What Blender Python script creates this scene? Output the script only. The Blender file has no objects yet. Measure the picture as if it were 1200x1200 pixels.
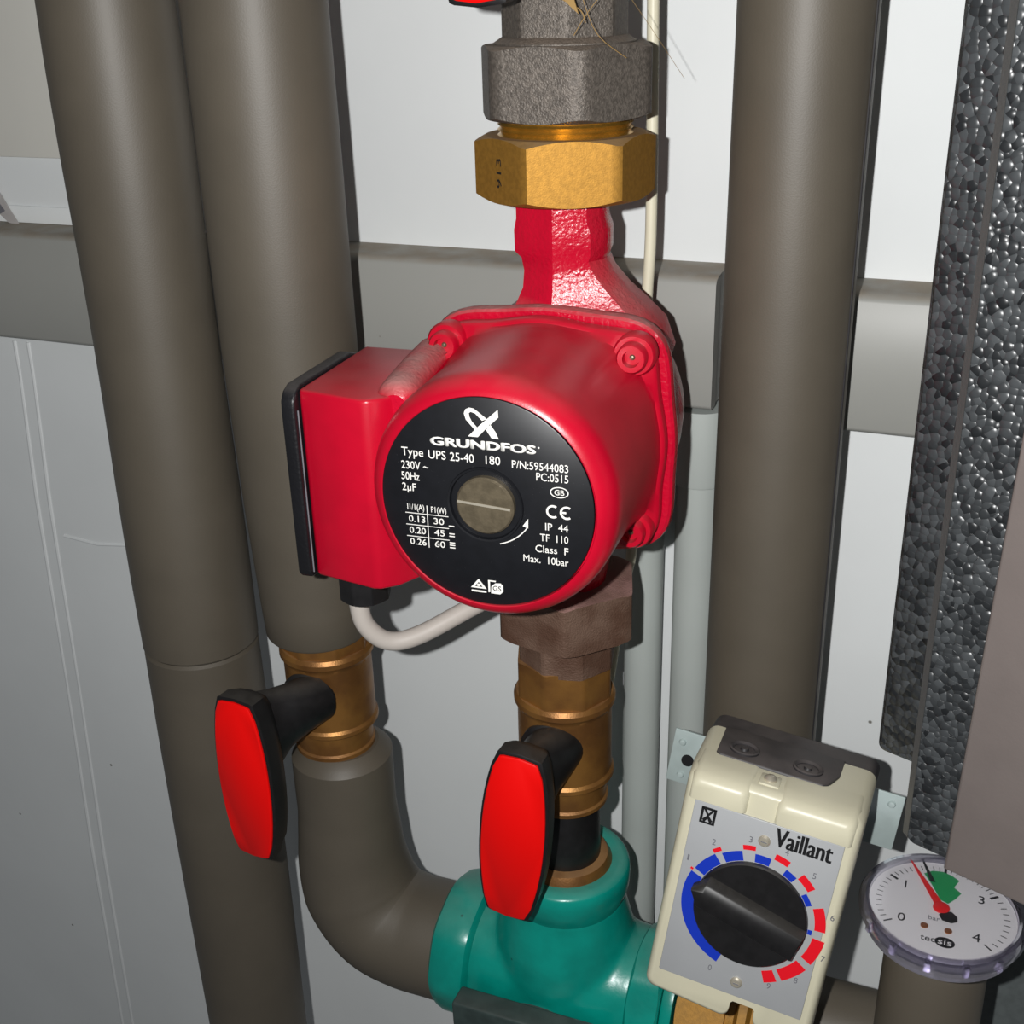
import bpy, bmesh, math, random
from mathutils import Vector, Matrix
random.seed(7)
S = 0.001                                   # the scene is laid out in millimetres
rad = math.radians
scene = bpy.context.scene
COL = scene.collection

# ------------------------------------------------------------------ camera, world, flash, exposure
cam_d = bpy.data.cameras.new('camera')
cam_d.sensor_fit = 'HORIZONTAL'; cam_d.sensor_width = 36.0
cam_d.lens = 36.0 * 1400.0 / 1200.0
cam_d.clip_start = 0.005
cam = bpy.data.objects.new('camera', cam_d); COL.objects.link(cam)
CAM = Vector((0.16770, -0.55443, 0.15452))
RIGHT = Vector((0.92318546, 0.38348156, -0.02589405))
DOWN = Vector((0.1326827, -0.38119646, -0.91492325))
FWD = Vector((-0.36072692, 0.84120815, -0.4027964))
m = Matrix.Identity(4)
for i in range(3):
    m[i][0] = RIGHT[i]; m[i][1] = -DOWN[i]; m[i][2] = -FWD[i]; m[i][3] = CAM[i]
cam.matrix_world = m
scene.camera = cam

world = bpy.data.worlds.new('world'); scene.world = world; world.use_nodes = True
bg = world.node_tree.nodes['Background']
bg.inputs[0].default_value = (0.92, 0.96, 1.0, 1); bg.inputs[1].default_value = 0.088

flash_d = bpy.data.lights.new('phone_flash', 'POINT')          # the phone's own flash, beside its lens
flash_d.energy = 12.2; flash_d.shadow_soft_size = 0.0035; flash_d.color = (1.0, 0.995, 0.985)
flash = bpy.data.objects.new('phone_flash', flash_d); COL.objects.link(flash)
flash.location = CAM - RIGHT * 0.034 - DOWN * 0.008
scene.view_settings.view_transform = 'Standard'; scene.view_settings.look = 'None'
scene.view_settings.exposure = 0.0; scene.view_settings.gamma = 1.0
scene.view_settings.use_curve_mapping = False

# ------------------------------------------------------------------ materials
def srgb(r, g, b):
    f = lambda c: (c/255/12.92) if c/255 <= 0.04045 else ((c/255+0.055)/1.055)**2.4
    return (f(r), f(g), f(b), 1)
MATS = {}
def mat(name, col, rough=0.5, metal=0.0, var=0.0, vscale=40, bump=0.0, bscale=300, spec=0.5, coat=0.0,
        dust=0.0, dustcol=(150, 122, 112), col2=None, stain=None, sheen=0.0, dlo=0.55):
    """procedural principled material: colour noise, fine relief and settled dust on upward faces"""
    M = bpy.data.materials.new(name); M.use_nodes = True
    nt = M.node_tree; N = nt.nodes; L = nt.links
    b = N['Principled BSDF']
    b.inputs['Roughness'].default_value = rough; b.inputs['Metallic'].default_value = metal
    b.inputs['Specular IOR Level'].default_value = spec; b.inputs['Coat Weight'].default_value = coat
    b.inputs['Coat Roughness'].default_value = 0.12
    if sheen:
        b.inputs['Sheen Weight'].default_value = sheen; b.inputs['Sheen Roughness'].default_value = 0.5
    c = srgb(*col)
    tc = N.new('ShaderNodeTexCoord')
    geo = N.new('ShaderNodeNewGeometry')
    out = None
    rgb = N.new('ShaderNodeRGB'); rgb.outputs[0].default_value = c; out = rgb.outputs[0]
    if var > 0 or col2:
        no = N.new('ShaderNodeTexNoise'); no.inputs['Scale'].default_value = vscale; no.inputs['Detail'].default_value = 5
        L.new(tc.outputs['Object'], no.inputs['Vector'])
        ra = N.new('ShaderNodeMapRange'); ra.inputs[1].default_value = 0.38; ra.inputs[2].default_value = 0.62
        L.new(no.outputs['Fac'], ra.inputs[0])
        mx = N.new('ShaderNodeMix'); mx.data_type = 'RGBA'
        if col2:
            mx.inputs[6].default_value = c; mx.inputs[7].default_value = srgb(*col2)
        else:
            mx.inputs[6].default_value = tuple(x*(1-var) for x in c[:3])+(1,)
            mx.inputs[7].default_value = tuple(min(1, x*(1+var)) for x in c[:3])+(1,)
        L.new(ra.outputs[0], mx.inputs[0]); out = mx.outputs[2]
    if stain:                                # small specks of dirt with a shape of their own
        sc, thr, sc_col = stain
        vo = N.new('ShaderNodeTexVoronoi'); vo.inputs['Scale'].default_value = sc
        L.new(tc.outputs['Object'], vo.inputs['Vector'])
        lt = N.new('ShaderNodeMapRange'); lt.inputs[1].default_value = thr; lt.inputs[2].default_value = thr*0.5
        L.new(vo.outputs['Distance'], lt.inputs[0])
        sep = N.new('ShaderNodeSeparateColor'); L.new(vo.outputs['Color'], sep.inputs[0])
        gt = N.new('ShaderNodeMath'); gt.operation = 'GREATER_THAN'; gt.inputs[1].default_value = 0.5
        L.new(sep.outputs[0], gt.inputs[0])
        mu = N.new('ShaderNodeMath'); mu.operation = 'MULTIPLY'
        L.new(lt.outputs[0], mu.inputs[0]); L.new(gt.outputs[0], mu.inputs[1])
        mx = N.new('ShaderNodeMix'); mx.data_type = 'RGBA'; mx.inputs[7].default_value = srgb(*sc_col)
        L.new(mu.outputs[0], mx.inputs[0]); L.new(out, mx.inputs[6]); out = mx.outputs[2]
    if dust > 0:
        se = N.new('ShaderNodeSeparateXYZ'); L.new(geo.outputs['Normal'], se.inputs[0])
        r1 = N.new('ShaderNodeMapRange'); r1.inputs[1].default_value = dlo; r1.inputs[2].default_value = 0.97
        L.new(se.outputs['Z'], r1.inputs[0])
        n2 = N.new('ShaderNodeTexNoise'); n2.inputs['Scale'].default_value = 70; n2.inputs['Detail'].default_value = 8
        L.new(tc.outputs['Object'], n2.inputs['Vector'])
        r2 = N.new('ShaderNodeMapRange'); r2.inputs[1].default_value = 0.3; r2.inputs[2].default_value = 0.6
        r2.inputs[3].default_value = 0.35; r2.inputs[4].default_value = 1.0
        L.new(n2.outputs['Fac'], r2.inputs[0])
        mu = N.new('ShaderNodeMath'); mu.operation = 'MULTIPLY'; L.new(r1.outputs[0], mu.inputs[0]); L.new(r2.outputs[0], mu.inputs[1])
        m2 = N.new('ShaderNodeMath'); m2.operation = 'MULTIPLY'; m2.inputs[1].default_value = dust; L.new(mu.outputs[0], m2.inputs[0])
        mx = N.new('ShaderNodeMix'); mx.data_type = 'RGBA'; mx.inputs[7].default_value = srgb(*dustcol)
        L.new(m2.outputs[0], mx.inputs[0]); L.new(out, mx.inputs[6]); out = mx.outputs[2]
        rr = N.new('ShaderNodeMapRange'); rr.inputs[3].default_value = rough; rr.inputs[4].default_value = 0.9
        L.new(m2.outputs[0], rr.inputs[0]); L.new(rr.outputs[0], b.inputs['Roughness'])
        if metal:
            rm = N.new('ShaderNodeMapRange'); rm.inputs[3].default_value = metal; rm.inputs[4].default_value = 0.0
            L.new(m2.outputs[0], rm.inputs[0]); L.new(rm.outputs[0], b.inputs['Metallic'])
    L.new(out, b.inputs['Base Color'])
    if bump > 0:
        nb = N.new('ShaderNodeTexNoise'); nb.inputs['Scale'].default_value = bscale; nb.inputs['Detail'].default_value = 4
        L.new(tc.outputs['Object'], nb.inputs['Vector'])
        bp = N.new('ShaderNodeBump'); bp.inputs['Strength'].default_value = bump; bp.inputs['Distance'].default_value = 0.001
        L.new(nb.outputs['Fac'], bp.inputs['Height']); L.new(bp.outputs[0], b.inputs['Normal'])
    MATS[name] = M
    return M

WALL = mat('white_wall_paint', (226, 229, 229), 0.55, var=0.03, vscale=6, bump=0.12, bscale=60, stain=(28, 0.035, (120, 118, 112)))
WALL2 = mat('grey_white_board', (206, 204, 196), 0.55, var=0.03, vscale=8, bump=0.1, bscale=60)
TRUNK = mat('grey_trunking_pvc', (152, 152, 147), 0.45, var=0.03, vscale=12, dust=0.8, dustcol=(142, 130, 114), stain=(35, 0.02, (120, 115, 108)))
CONDUIT = mat('grey_conduit_pvc', (178, 184, 180), 0.4, var=0.03, vscale=15)
FOAMPIPE = mat('brown_grey_pipe_foam', (87, 80, 69), 0.52, var=0.05, vscale=25, bump=0.06, bscale=1500, spec=0.6)
CABLE = mat('cream_cable_sheath', (214, 208, 184), 0.45, var=0.03)
CABLE2 = mat('pale_grey_cable_sheath', (188, 180, 172), 0.5, var=0.03)
IRON = mat('grey_cast_iron', (98, 91, 84), 0.48, 0.35, var=0.25, vscale=700, bump=0.5, bscale=1300, dust=0.6, dustcol=(140, 122, 106))
RUSTIRON = mat('brown_cast_iron', (112, 88, 74), 0.6, 0.25, col2=(88, 62, 48), vscale=60, bump=0.5, bscale=1200, dust=0.7, dustcol=(160, 122, 116))
SHINYBRASS = mat('shiny_brass', (206, 160, 70), 0.26, 0.85, var=0.1, vscale=300)
BRASS = mat('bright_brass', (166, 122, 50), 0.58, 0.68, var=0.10, vscale=500, bump=0.10, bscale=1800, dust=0.8, dustcol=(140, 118, 92))
OLDBRASS = mat('dull_brass', (158, 112, 56), 0.42, 0.6, col2=(124, 84, 46), vscale=45, bump=0.1, bscale=1200, dust=0.5, dustcol=(150, 118, 84))
RED = mat('red_pump_paint', (182, 3, 36), 0.32, var=0.05, vscale=60, bump=0.05, bscale=1800, dust=0.14, dustcol=(164, 128, 122))
REDCAST = mat('red_cast_paint', (184, 6, 40), 0.24, var=0.06, vscale=60, bump=0.45, bscale=520, dlo=0.3, dust=0.8, dustcol=(164, 128, 122))
REDINLAY = mat('bright_red_plastic', (236, 6, 4), 0.4, spec=0.3)
BLACK = mat('black_plastic', (22, 21, 22), 0.42, var=0.2, vscale=200, dust=0.35, dustcol=(90, 86, 80))
BLACKLID = mat('black_lid_plastic', (20, 20, 23), 0.38, var=0.1, dust=0.7, dustcol=(72, 68, 66), bump=0.2, bscale=600)
LABEL = mat('black_label_film', (17, 18, 22), 0.42, var=0.1, vscale=200, stain=(900, 0.05, (120, 120, 120)))
PRINT = mat('white_print', (232, 230, 224), 0.5)
CHROME = mat('brushed_nickel', (108, 98, 80), 0.34, 0.45, var=0.15, vscale=300, bump=0.15, bscale=900)
SLOT = mat('bright_glint_nickel', (206, 198, 180), 0.35, 0.6)  # pale colour stands in for light reflected by the metal
TEAL = mat('teal_paint', (4, 136, 122), 0.24, var=0.12, vscale=45, bump=0.25, bscale=120, dust=0.28, dustcol=(120, 160, 145), stain=(60, 0.06, (14, 70, 62)))
DARKPLATE = mat('dark_green_plate', (52, 64, 62), 0.35, var=0.15, vscale=120, dust=0.25, dustcol=(90, 92, 88))
BEIGE = mat('beige_plastic', (206, 201, 176), 0.38, var=0.02)
FACE = mat('pale_grey_faceplate', (176, 178, 180), 0.38, 0.15, var=0.02)
DARKBASE = mat('charcoal_plastic', (46, 44, 46), 0.5, var=0.15, vscale=120, dust=0.45, dustcol=(112, 104, 100))
DARKBLOCK = mat('dark_grey_foam', (92, 98, 98), 0.6, var=0.1, vscale=200)
BLUEP = mat('blue_print', (18, 52, 180), 0.4)
REDP = mat('red_print', (228, 14, 32), 0.4)
GREYP = mat('grey_print', (112, 112, 118), 0.5)
BLACKP = mat('black_print', (20, 20, 22), 0.45)
GALV = mat('pale_galvanised_steel', (176, 190, 188), 0.42, 0.2, var=0.06, vscale=80)
DIAL = mat('white_dial', (224, 222, 222), 0.5)
GREEN = mat('green_dial_print', (22, 150, 84), 0.5)
NEEDLE = mat('red_needle', (224, 24, 28), 0.4)
PANEL = mat('grey_cover_panel', (132, 122, 118), 0.32, 0.35, var=0.03, vscale=60, bump=0.05, bscale=900)
FOAMEDGE = mat('smooth_black_foam_edge', (84, 84, 83), 0.5, bump=0.2, bscale=500)
COPPER = mat('copper_tube', (176, 112, 70), 0.4, 0.8, var=0.15)
PAPER = mat('grey_paper', (176, 172, 170), 0.7, var=0.06, vscale=90)
WEB = mat('dry_straw', (150, 120, 70), 0.8)

def clear_mat(name, tint, fac):
    M = bpy.data.materials.new(name); M.use_nodes = True
    N = M.node_tree.nodes; L = M.node_tree.links
    N.remove(N['Principled BSDF'])
    t = N.new('ShaderNodeBsdfTransparent'); t.inputs[0].default_value = tint
    g = N.new('ShaderNodeBsdfGlossy'); g.inputs['Roughness'].default_value = 0.12; g.inputs[0].default_value = (0.9, 0.88, 0.95, 1)
    fr = N.new('ShaderNodeLayerWeight'); fr.inputs[0].default_value = fac
    mx = N.new('ShaderNodeMixShader'); L.new(fr.outputs['Facing'], mx.inputs[0])
    L.new(t.outputs[0], mx.inputs[1]); L.new(g.outputs[0], mx.inputs[2])
    L.new(mx.outputs[0], N['Material Output'].inputs[0])
    return M
LENS = clear_mat('clear_lens', (0.97, 0.97, 0.98, 1), 0.12)
RIMC = clear_mat('clear_bezel_plastic', (0.80, 0.79, 0.85, 1), 0.45)
RIM = mat('smoky_clear_plastic', (205, 202, 214), 0.12, spec=0.7)
RIM.node_tree.nodes['Principled BSDF'].inputs['Transmission Weight'].default_value = 0.8
RIM.node_tree.nodes['Principled BSDF'].inputs['IOR'].default_value = 1.3

def eps_mat():
    M = bpy.data.materials.new('black_bead_foam'); M.use_nodes = True
    N = M.node_tree.nodes; L = M.node_tree.links; b = N['Principled BSDF']
    tc = N.new('ShaderNodeTexCoord')
    v = N.new('ShaderNodeTexVoronoi'); v.inputs['Scale'].default_value = 360; v.inputs['Randomness'].default_value = 0.85
    L.new(tc.outputs['Object'], v.inputs['Vector'])
    sep = N.new('ShaderNodeSeparateColor'); L.new(v.outputs['Color'], sep.inputs[0])
    mx = N.new('ShaderNodeMix'); mx.data_type = 'RGBA'
    mx.inputs[6].default_value = srgb(26, 28, 30); mx.inputs[7].default_value = srgb(70, 73, 75)
    L.new(sep.outputs[0], mx.inputs[0]); L.new(mx.outputs[2], b.inputs['Base Color'])
    b.inputs['Roughness'].default_value = 0.34
    inv = N.new('ShaderNodeMath'); inv.operation = 'MULTIPLY_ADD'; inv.inputs[1].default_value = -1.3; inv.inputs[2].default_value = 1
    sq = N.new('ShaderNodeMath'); sq.operation = 'POWER'; sq.inputs[1].default_value = 3.2
    L.new(v.outputs['Distance'], sq.inputs[0]); L.new(sq.outputs[0], inv.inputs[0])
    ad = N.new('ShaderNodeMath'); ad.operation = 'MULTIPLY_ADD'; ad.inputs[1].default_value = 0.22
    L.new(sep.outputs[1], ad.inputs[0]); L.new(inv.outputs[0], ad.inputs[2])
    bp = N.new('ShaderNodeBump'); bp.inputs['Strength'].default_value = 0.5; bp.inputs['Distance'].default_value = 0.0022
    L.new(ad.outputs[0], bp.inputs['Height']); L.new(bp.outputs[0], b.inputs['Normal'])
    return M
EPS = eps_mat()

# ------------------------------------------------------------------ mesh helpers (millimetres)
class MB:
    def __init__(s): s.v = []; s.f = []
    def add(s, vs, fs):
        o = len(s.v); s.v += [tuple(p) for p in vs]; s.f += [tuple(i+o for i in q) for q in fs]; return s
    def box(s, x0, x1, y0, y1, z0, z1):
        return s.add([(x0,y0,z0),(x1,y0,z0),(x1,y1,z0),(x0,y1,z0),(x0,y0,z1),(x1,y0,z1),(x1,y1,z1),(x0,y1,z1)],
                     [(3,2,1,0),(4,5,6,7),(0,1,5,4),(1,2,6,5),(2,3,7,6),(3,0,4,7)])
    def prism(s, poly, axis, a, b):
        n = len(poly)
        def P(p, h):
            return {'x': (h, p[0], p[1]), 'y': (p[0], h, p[1]), 'z': (p[0], p[1], h)}[axis]
        vs = [P(p, a) for p in poly] + [P(p, b) for p in poly]
        fs = [tuple(range(n))[::-1], tuple(range(n, 2*n))] + [(i, (i+1) % n, (i+1) % n + n, i+n) for i in range(n)]
        return s.add(vs, fs)
    def revolve(s, prof, axis='z', c=(0,0,0), seg=48, rf=None, closed=False, a0=0.0):
        """prof: (r, h); axis z: up, y: towards the viewer (-y), x: right"""
        vs = []; n = len(prof)
        for r, h in prof:
            for k in range(seg):
                a = a0 + 2*math.pi*k/seg
                rr = rf(a, h, r) if rf else r
                ca, sa = rr*math.cos(a), rr*math.sin(a)
                p = {'z': (ca, sa, h), 'y': (ca, -h, sa), 'x': (h, ca, sa)}[axis]
                vs.append((p[0]+c[0], p[1]+c[1], p[2]+c[2]))
        fs = []
        for i in range(n if closed else n-1):
            j = (i+1) % n
            for k in range(seg):
                k2 = (k+1) % seg
                fs.append((i*seg+k, i*seg+k2, j*seg+k2, j*seg+k))
        if not closed:
            if prof[0][0] > 1e-6: fs.append(tuple(range(seg))[::-1])
            if prof[-1][0] > 1e-6: fs.append(tuple((n-1)*seg+k for k in range(seg)))
        return s.add(vs, fs)
    def tube(s, path, radii, seg=20, caps=True):
        P = [Vector(p) for p in path]; n = len(P)
        if not isinstance(radii, (list, tuple)): radii = [radii]*n
        T = []
        for i in range(n):
            t = (P[min(i+1, n-1)]-P[max(i-1, 0)]).normalized(); T.append(t)
        up = Vector((0, 0, 1)) if abs(T[0].z) < 0.9 else Vector((1, 0, 0))
        u = T[0].cross(up).normalized(); vs = []
        for i in range(n):
            u = (u - T[i]*u.dot(T[i])).normalized(); w = T[i].cross(u)
            for k in range(seg):
                a = 2*math.pi*k/seg
                vs.append(P[i] + (u*math.cos(a) + w*math.sin(a))*radii[i])
        fs = []
        for i in range(n-1):
            for k in range(seg):
                k2 = (k+1) % seg
                fs.append((i*seg+k, i*seg+k2, (i+1)*seg+k2, (i+1)*seg+k))
        if caps:
            fs.append(tuple(range(seg))[::-1]); fs.append(tuple((n-1)*seg+k for k in range(seg)))
        return s.add(vs, fs)
    def loft(s, rings):
        n = len(rings[0]); vs = [p for r in rings for p in r]; fs = []
        for i in range(len(rings)-1):
            for k in range(n):
                k2 = (k+1) % n; fs.append((i*n+k, i*n+k2, (i+1)*n+k2, (i+1)*n+k))
        fs.append(tuple(range(n))[::-1]); fs.append(tuple((len(rings)-1)*n+k for k in range(n)))
        return s.add(vs, fs)
    def nut(s, ap, h0, h1, hole, axis='z', c=(0,0,0), rot=0, n=6, cham=1.0, slope=0.55, soft=0.0, seg=96):
        """polygonal nut with turned chamfers; ap = half the width across flats"""
        st = 2*math.pi/n
        def R(a):
            d = ((a-rot+st/2) % st) - st/2
            full = ap/math.cos(d)
            lim = ap/math.cos(st/2) - soft
            return min(full, lim + (full-lim)*0.25) if soft and full > lim else full
        rc = ap*cham
        vs = []
        for kind in range(6):
            for k in range(seg):
                a = 2*math.pi*k/seg; r = R(a); dz = max(0, r-rc)*slope
                rr, h = [(hole, h0), (min(rc, r), h0), (r, h0+dz), (r, h1-dz), (min(rc, r), h1), (hole, h1)][kind]
                ca, sa = rr*math.cos(a), rr*math.sin(a)
                p = {'z': (ca, sa, h), 'y': (ca, -h, sa), 'x': (h, ca, sa)}[axis]
                vs.append((p[0]+c[0], p[1]+c[1], p[2]+c[2]))
        fs = []
        for i in range(6):
            j = (i+1) % 6
            for k in range(seg):
                k2 = (k+1) % seg; fs.append((i*seg+k, i*seg+k2, j*seg+k2, j*seg+k))
        return s.add(vs, fs)
    def mesh(s, name, bevel=None, ang=35, keep=False):
        bm = bmesh.new()
        vs = [bm.verts.new((p[0]*S, p[1]*S, p[2]*S)) for p in s.v]
        for q in s.f:
            try: bm.faces.new([vs[i] for i in q])
            except ValueError: pass
        bmesh.ops.remove_doubles(bm, verts=bm.verts, dist=1e-7)
        bmesh.ops.recalc_face_normals(bm, faces=bm.faces)
        if bevel:
            ed = [e for e in bm.edges if len(e.link_faces) == 2 and e.calc_face_angle(0) > rad(28)]
            bmesh.ops.bevel(bm, geom=ed, offset=bevel[0]*S, segments=bevel[1], profile=0.5, affect='EDGES', clamp_overlap=True)
        me = bpy.data.meshes.new(name); bm.to_mesh(me); bm.free()
        me.shade_smooth(); me.set_sharp_from_angle(angle=rad(ang))
        return me
    def build(s, name, material, parent=None, bevel=None, ang=35, loc=None, rot=None, label=None):
        me = s.mesh(name, bevel, ang); me.materials.append(material)
        o = bpy.data.objects.new(name, me); COL.objects.link(o)
        if parent: o.parent = parent
        if loc: o.location = Vector(loc)*S
        if rot: o.rotation_euler = rot
        if label: o['label'] = label
        return o
def tag(o, label, cat=None, group=None, kind=None):
    o['label'] = label
    if cat: o['category'] = cat
    if group: o['group'] = group
    if kind: o['kind'] = kind
    return o
def thing(name, label, cat, loc=(0,0,0), rot=(0,0,0), group=None):
    o = bpy.data.objects.new(name, None); COL.objects.link(o)
    o.empty_display_size = 0.02
    o.location = Vector(loc)*S; o.rotation_euler = rot
    return tag(o, label, cat, group)
def copy_tree(o, parent=None):
    c = o.copy(); COL.objects.link(c); c.parent = parent
    for ch in o.children: copy_tree(ch, c)
    return c
def structure(o): o['kind'] = 'structure'; return o
def disc(r, n=48, c=(0,0)): return [(c[0]+r*math.cos(2*math.pi*k/n), c[1]+r*math.sin(2*math.pi*k/n)) for k in range(n)]
def arc_band(r0, r1, a0, a1, c=(0,0), n=16):
    A = [rad(a0+(a1-a0)*k/n) for k in range(n+1)]
    return [(c[0]+r1*math.cos(a), c[1]+r1*math.sin(a)) for a in A] + [(c[0]+r0*math.cos(a), c[1]+r0*math.sin(a)) for a in A[::-1]]
def band_mesh(mb, r0, r1, a0, a1, h0, h1, axis='y', c=(0,0)):
    n = max(2, int(abs(a1-a0)/4)); rings = []
    for k in range(n+1):
        a = rad(a0+(a1-a0)*k/n); ca, sa = math.cos(a), math.sin(a)
        q = [(r0, h0), (r1, h0), (r1, h1), (r0, h1)]
        rings.append([(c[0]+r*ca, h, c[1]+r*sa) if axis == 'y' else (c[0]+r*ca, c[1]+r*sa, h) for r, h in q])
    return mb.loft(rings)

def text(name, s, x, z, cap, material, parent, h, facing='y', align='LEFT', width=None, bold=0.0, thick=0.15, rot=0.0, shear=0.0, fat=()):
    """flat lettering as mesh: anchor (x, z) on its baseline, cap height in mm, lying at height h of its surface"""
    cu = bpy.data.curves.new(name, 'FONT'); cu.body = s; cu.size = 1.0; cu.offset = bold; cu.shear = shear
    cu.resolution_u = 3
    tmp = bpy.data.objects.new(name, cu); COL.objects.link(tmp)
    dg = bpy.context.evaluated_depsgraph_get()
    me0 = bpy.data.meshes.new_from_object(tmp.evaluated_get(dg))
    bm = bmesh.new(); bm.from_mesh(me0)
    bpy.data.objects.remove(tmp); bpy.data.curves.remove(cu); bpy.data.meshes.remove(me0)
    xs = [v.co.x for v in bm.verts]; x0, x1 = min(xs), max(xs)
    k = cap/0.69; kx = width/(x1-x0) if width else k
    off = {'LEFT': -x0, 'RIGHT': -x1, 'CENTER': -(x0+x1)/2}[align]
    g = bmesh.ops.extrude_face_region(bm, geom=bm.faces[:])
    top = [e for e in g['geom'] if isinstance(e, bmesh.types.BMVert)]
    for v in bm.verts: v.co.z = 0
    for v in top: v.co.z = thick
    cr, sr = math.cos(rot), math.sin(rot)
    for v in bm.verts:
        a, b2 = (v.co.x+off)*kx, v.co.y*k
        a, b2 = a*cr-b2*sr, a*sr+b2*cr
        if facing == 'y': v.co = Vector((x+a, -(h+v.co.z), z+b2))*S
        else: v.co = Vector((x+a, z+b2, h+v.co.z))*S
    bmesh.ops.recalc_face_normals(bm, faces=bm.faces)
    base = bm.verts[:] + bm.edges[:] + bm.faces[:]
    for i, (fx, fz) in enumerate(fat):
        dd = bmesh.ops.duplicate(bm, geom=base)
        eps = 0.01*(i+1)
        dv = Vector((fx, -eps, fz)) if facing == 'y' else Vector((fx, fz, eps))
        for v in dd['geom']:
            if isinstance(v, bmesh.types.BMVert): v.co += dv*S
    me = bpy.data.meshes.new(name); bm.to_mesh(me); bm.free(); me.materials.append(material)
    o = bpy.data.objects.new(name, me); COL.objects.link(o); o.parent = parent
    return o

# ------------------------------------------------------------------ the setting
structure(MB().box(-900, 700, 0, 30, -1000, 700).build('wall_back', WALL))['label'] = 'white painted wall behind the pipes'
w2 = MB().box(-800, -235, -2.5, 0, 71, 700).build('trim_1', WALL2, bevel=(0.8, 2))
structure(w2)['label'] = 'greyish board on the wall at upper left'
w3 = MB().box(-800, -235, -1.6, 0, 33, 43).build('trim_2', WALL, bevel=(0.6, 2))
structure(w3)['label'] = 'narrow white strip on top of the trunking'
# raised vertical filler seam on the left of the wall
mb = MB()
pts = [(-408, -42), (-411, -65), (-416, -150), (-425, -297), (-432, -450), (-441, -640), (-452, -940)]
for off in (0, 11):
    mb.tube([(x+off+(2 if i % 2 else 0), 0.9, z) for i, (x, z) in enumerate(pts)], [1.9, 1.6, 2.0, 1.5, 2.0, 1.6, 1.6], seg=10)
structure(mb.build('trim_3', WALL))['label'] = 'raised seam running down the white wall at left'
mb = MB(); mb.tube([(-398, 0.2, -176), (-370, 0.1, -178), (-340, 0.2, -174), (-300, 0.2, -175)], 1.2, seg=8)
structure(mb.build('trim_4', WALL))['label'] = 'faint level seam in the white wall'

# ------------------------------------------------------------------ trunking, conduits, thin cable
def trunking(label, x0, x1, dz):
    t = thing('cable_trunking', label, 'trunking', ((x0+x1)/2, 0, dz))
    h = (x1-x0)/2
    body = [(0, -31), (0, 33), (-20, 31.5), (-20, -30)]
    MB().prism(body, 'x', -h+0.6, h-0.6).build('body', TRUNK, t)
    lid = [(-19, -30.6), (-19, 32.2), (-23, 32), (-26.5, 30.8), (-28, 28.6), (-28, -28.6), (-27, -30.4), (-25, -30.8)]
    MB().prism(lid, 'x', -h, h).build('lid', TRUNK, t, ang=50)
    return t
trunking('long grey cable trunking running level behind the two left pipes and the pump', -800, 45, 0)
trunking('short grey cable trunking between the right pipe and the black foam cover', 98, 700, -3)

c1 = thing('conduit', 'grey conduit directly behind the pump and the middle brass valve', 'conduit', (10, -13, -33))
MB().revolve([(0,-520),(10,-520),(10,0),(8.4,0),(8.4,-5),(0,-5)], seg=32).build('tube', CONDUIT, c1)
c2 = thing('conduit', 'grey conduit with a wide socket, close to the left of the right pipe', 'conduit', (37.5, -15, -33))
MB().revolve([(0,-520),(11,-520),(11,-36),(0,-36)], seg=32).build('tube', CONDUIT, c2)
MB().revolve([(0,-39),(12.6,-39),(13,-38),(13,0),(0,0)], seg=32).build('socket', CONDUIT, c2)

def smooth_path(pts, n=8):
    P = [Vector(p) for p in pts]; out = []
    for i in range(len(P)-1):
        p0 = P[max(i-1,0)]; p1 = P[i]; p2 = P[i+1]; p3 = P[min(i+2, len(P)-1)]
        for k in range(n):
            t = k/n
            out.append(0.5*((2*p1)+(-p0+p2)*t+(2*p0-5*p1+4*p2-p3)*t*t+(-p0+3*p1-3*p2+p3)*t**3))
    out.append(P[-1]); return out
cb = MB().tube(smooth_path([(19,-56,600),(19.5,-56,300),(21,-55,148),(22,-55,64),(20.8,-55,27),(18,-56,-40),(15,-52,-95),(11.5,-50,-115),(4.2,-50,-168),(-4,-48,-240),(-8,-44,-330)]), 2.5, seg=14).build('control_cable', CABLE)
tag(cb, 'thin cream cable hanging behind the nuts and the pump', 'cable')

# ------------------------------------------------------------------ insulated pipes
def sleeve(mb, x, y, r0, r1, z0, z1, wob=0.5, n=14, ro=None):
    """a foam sleeve from z1 (top, r1) down to z0 (r0), slightly uneven"""
    prof = [(12, z0), (r0-1.5, z0), (r0, z0+1.5)]
    for k in range(1, n):
        t = k/n; prof.append((r0+(r1-r0)*t + wob*math.sin(t*9+x), z0+(z1-z0)*t))
    prof += [(r1, z1-1.5), (r1-1.5, z1), (12, z1)]
    return mb.revolve(prof, 'z', (x, y, 0), 48, closed=True)
p1 = thing('insulated_pipe', 'leftmost brown-grey foam insulated pipe, straight down past the wall seam', 'pipe', (-212.5, -100, -700))
sleeve(MB(), 0, 0, 30.5, 29.2, 535, 856).build('upper_sleeve', FOAMPIPE, p1)
sleeve(MB(), 0, 0, 29.5, 30.2, -200, 534.6).build('lower_sleeve', FOAMPIPE, p1)
MB().revolve([(0,-200),(11,-200),(11,1100),(0,1100)]).build('copper_tube', COPPER, p1)
p2 = thing('insulated_pipe', 'second brown-grey insulated pipe from the left, ending above a brass valve', 'pipe', (-136.5, -100, -144))
mb = MB(); mb.revolve([(10,0),(25.5,0),(26.6,1.5),(27.5,20),(29.5,70),(31,150),(30.8,230),(30.3,300),(30.3,760),(10,760)], seg=48, closed=True)
mb.build('sleeve', FOAMPIPE, p2)
MB().revolve([(0,-4),(13,-4),(13,780),(0,780)]).build('steel_tube', RUSTIRON, p2)
p3 = thing('insulated_pipe', 'brown-grey insulated pipe right of the pump, running down behind the control box', 'pipe', (82, -54, -420))
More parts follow.
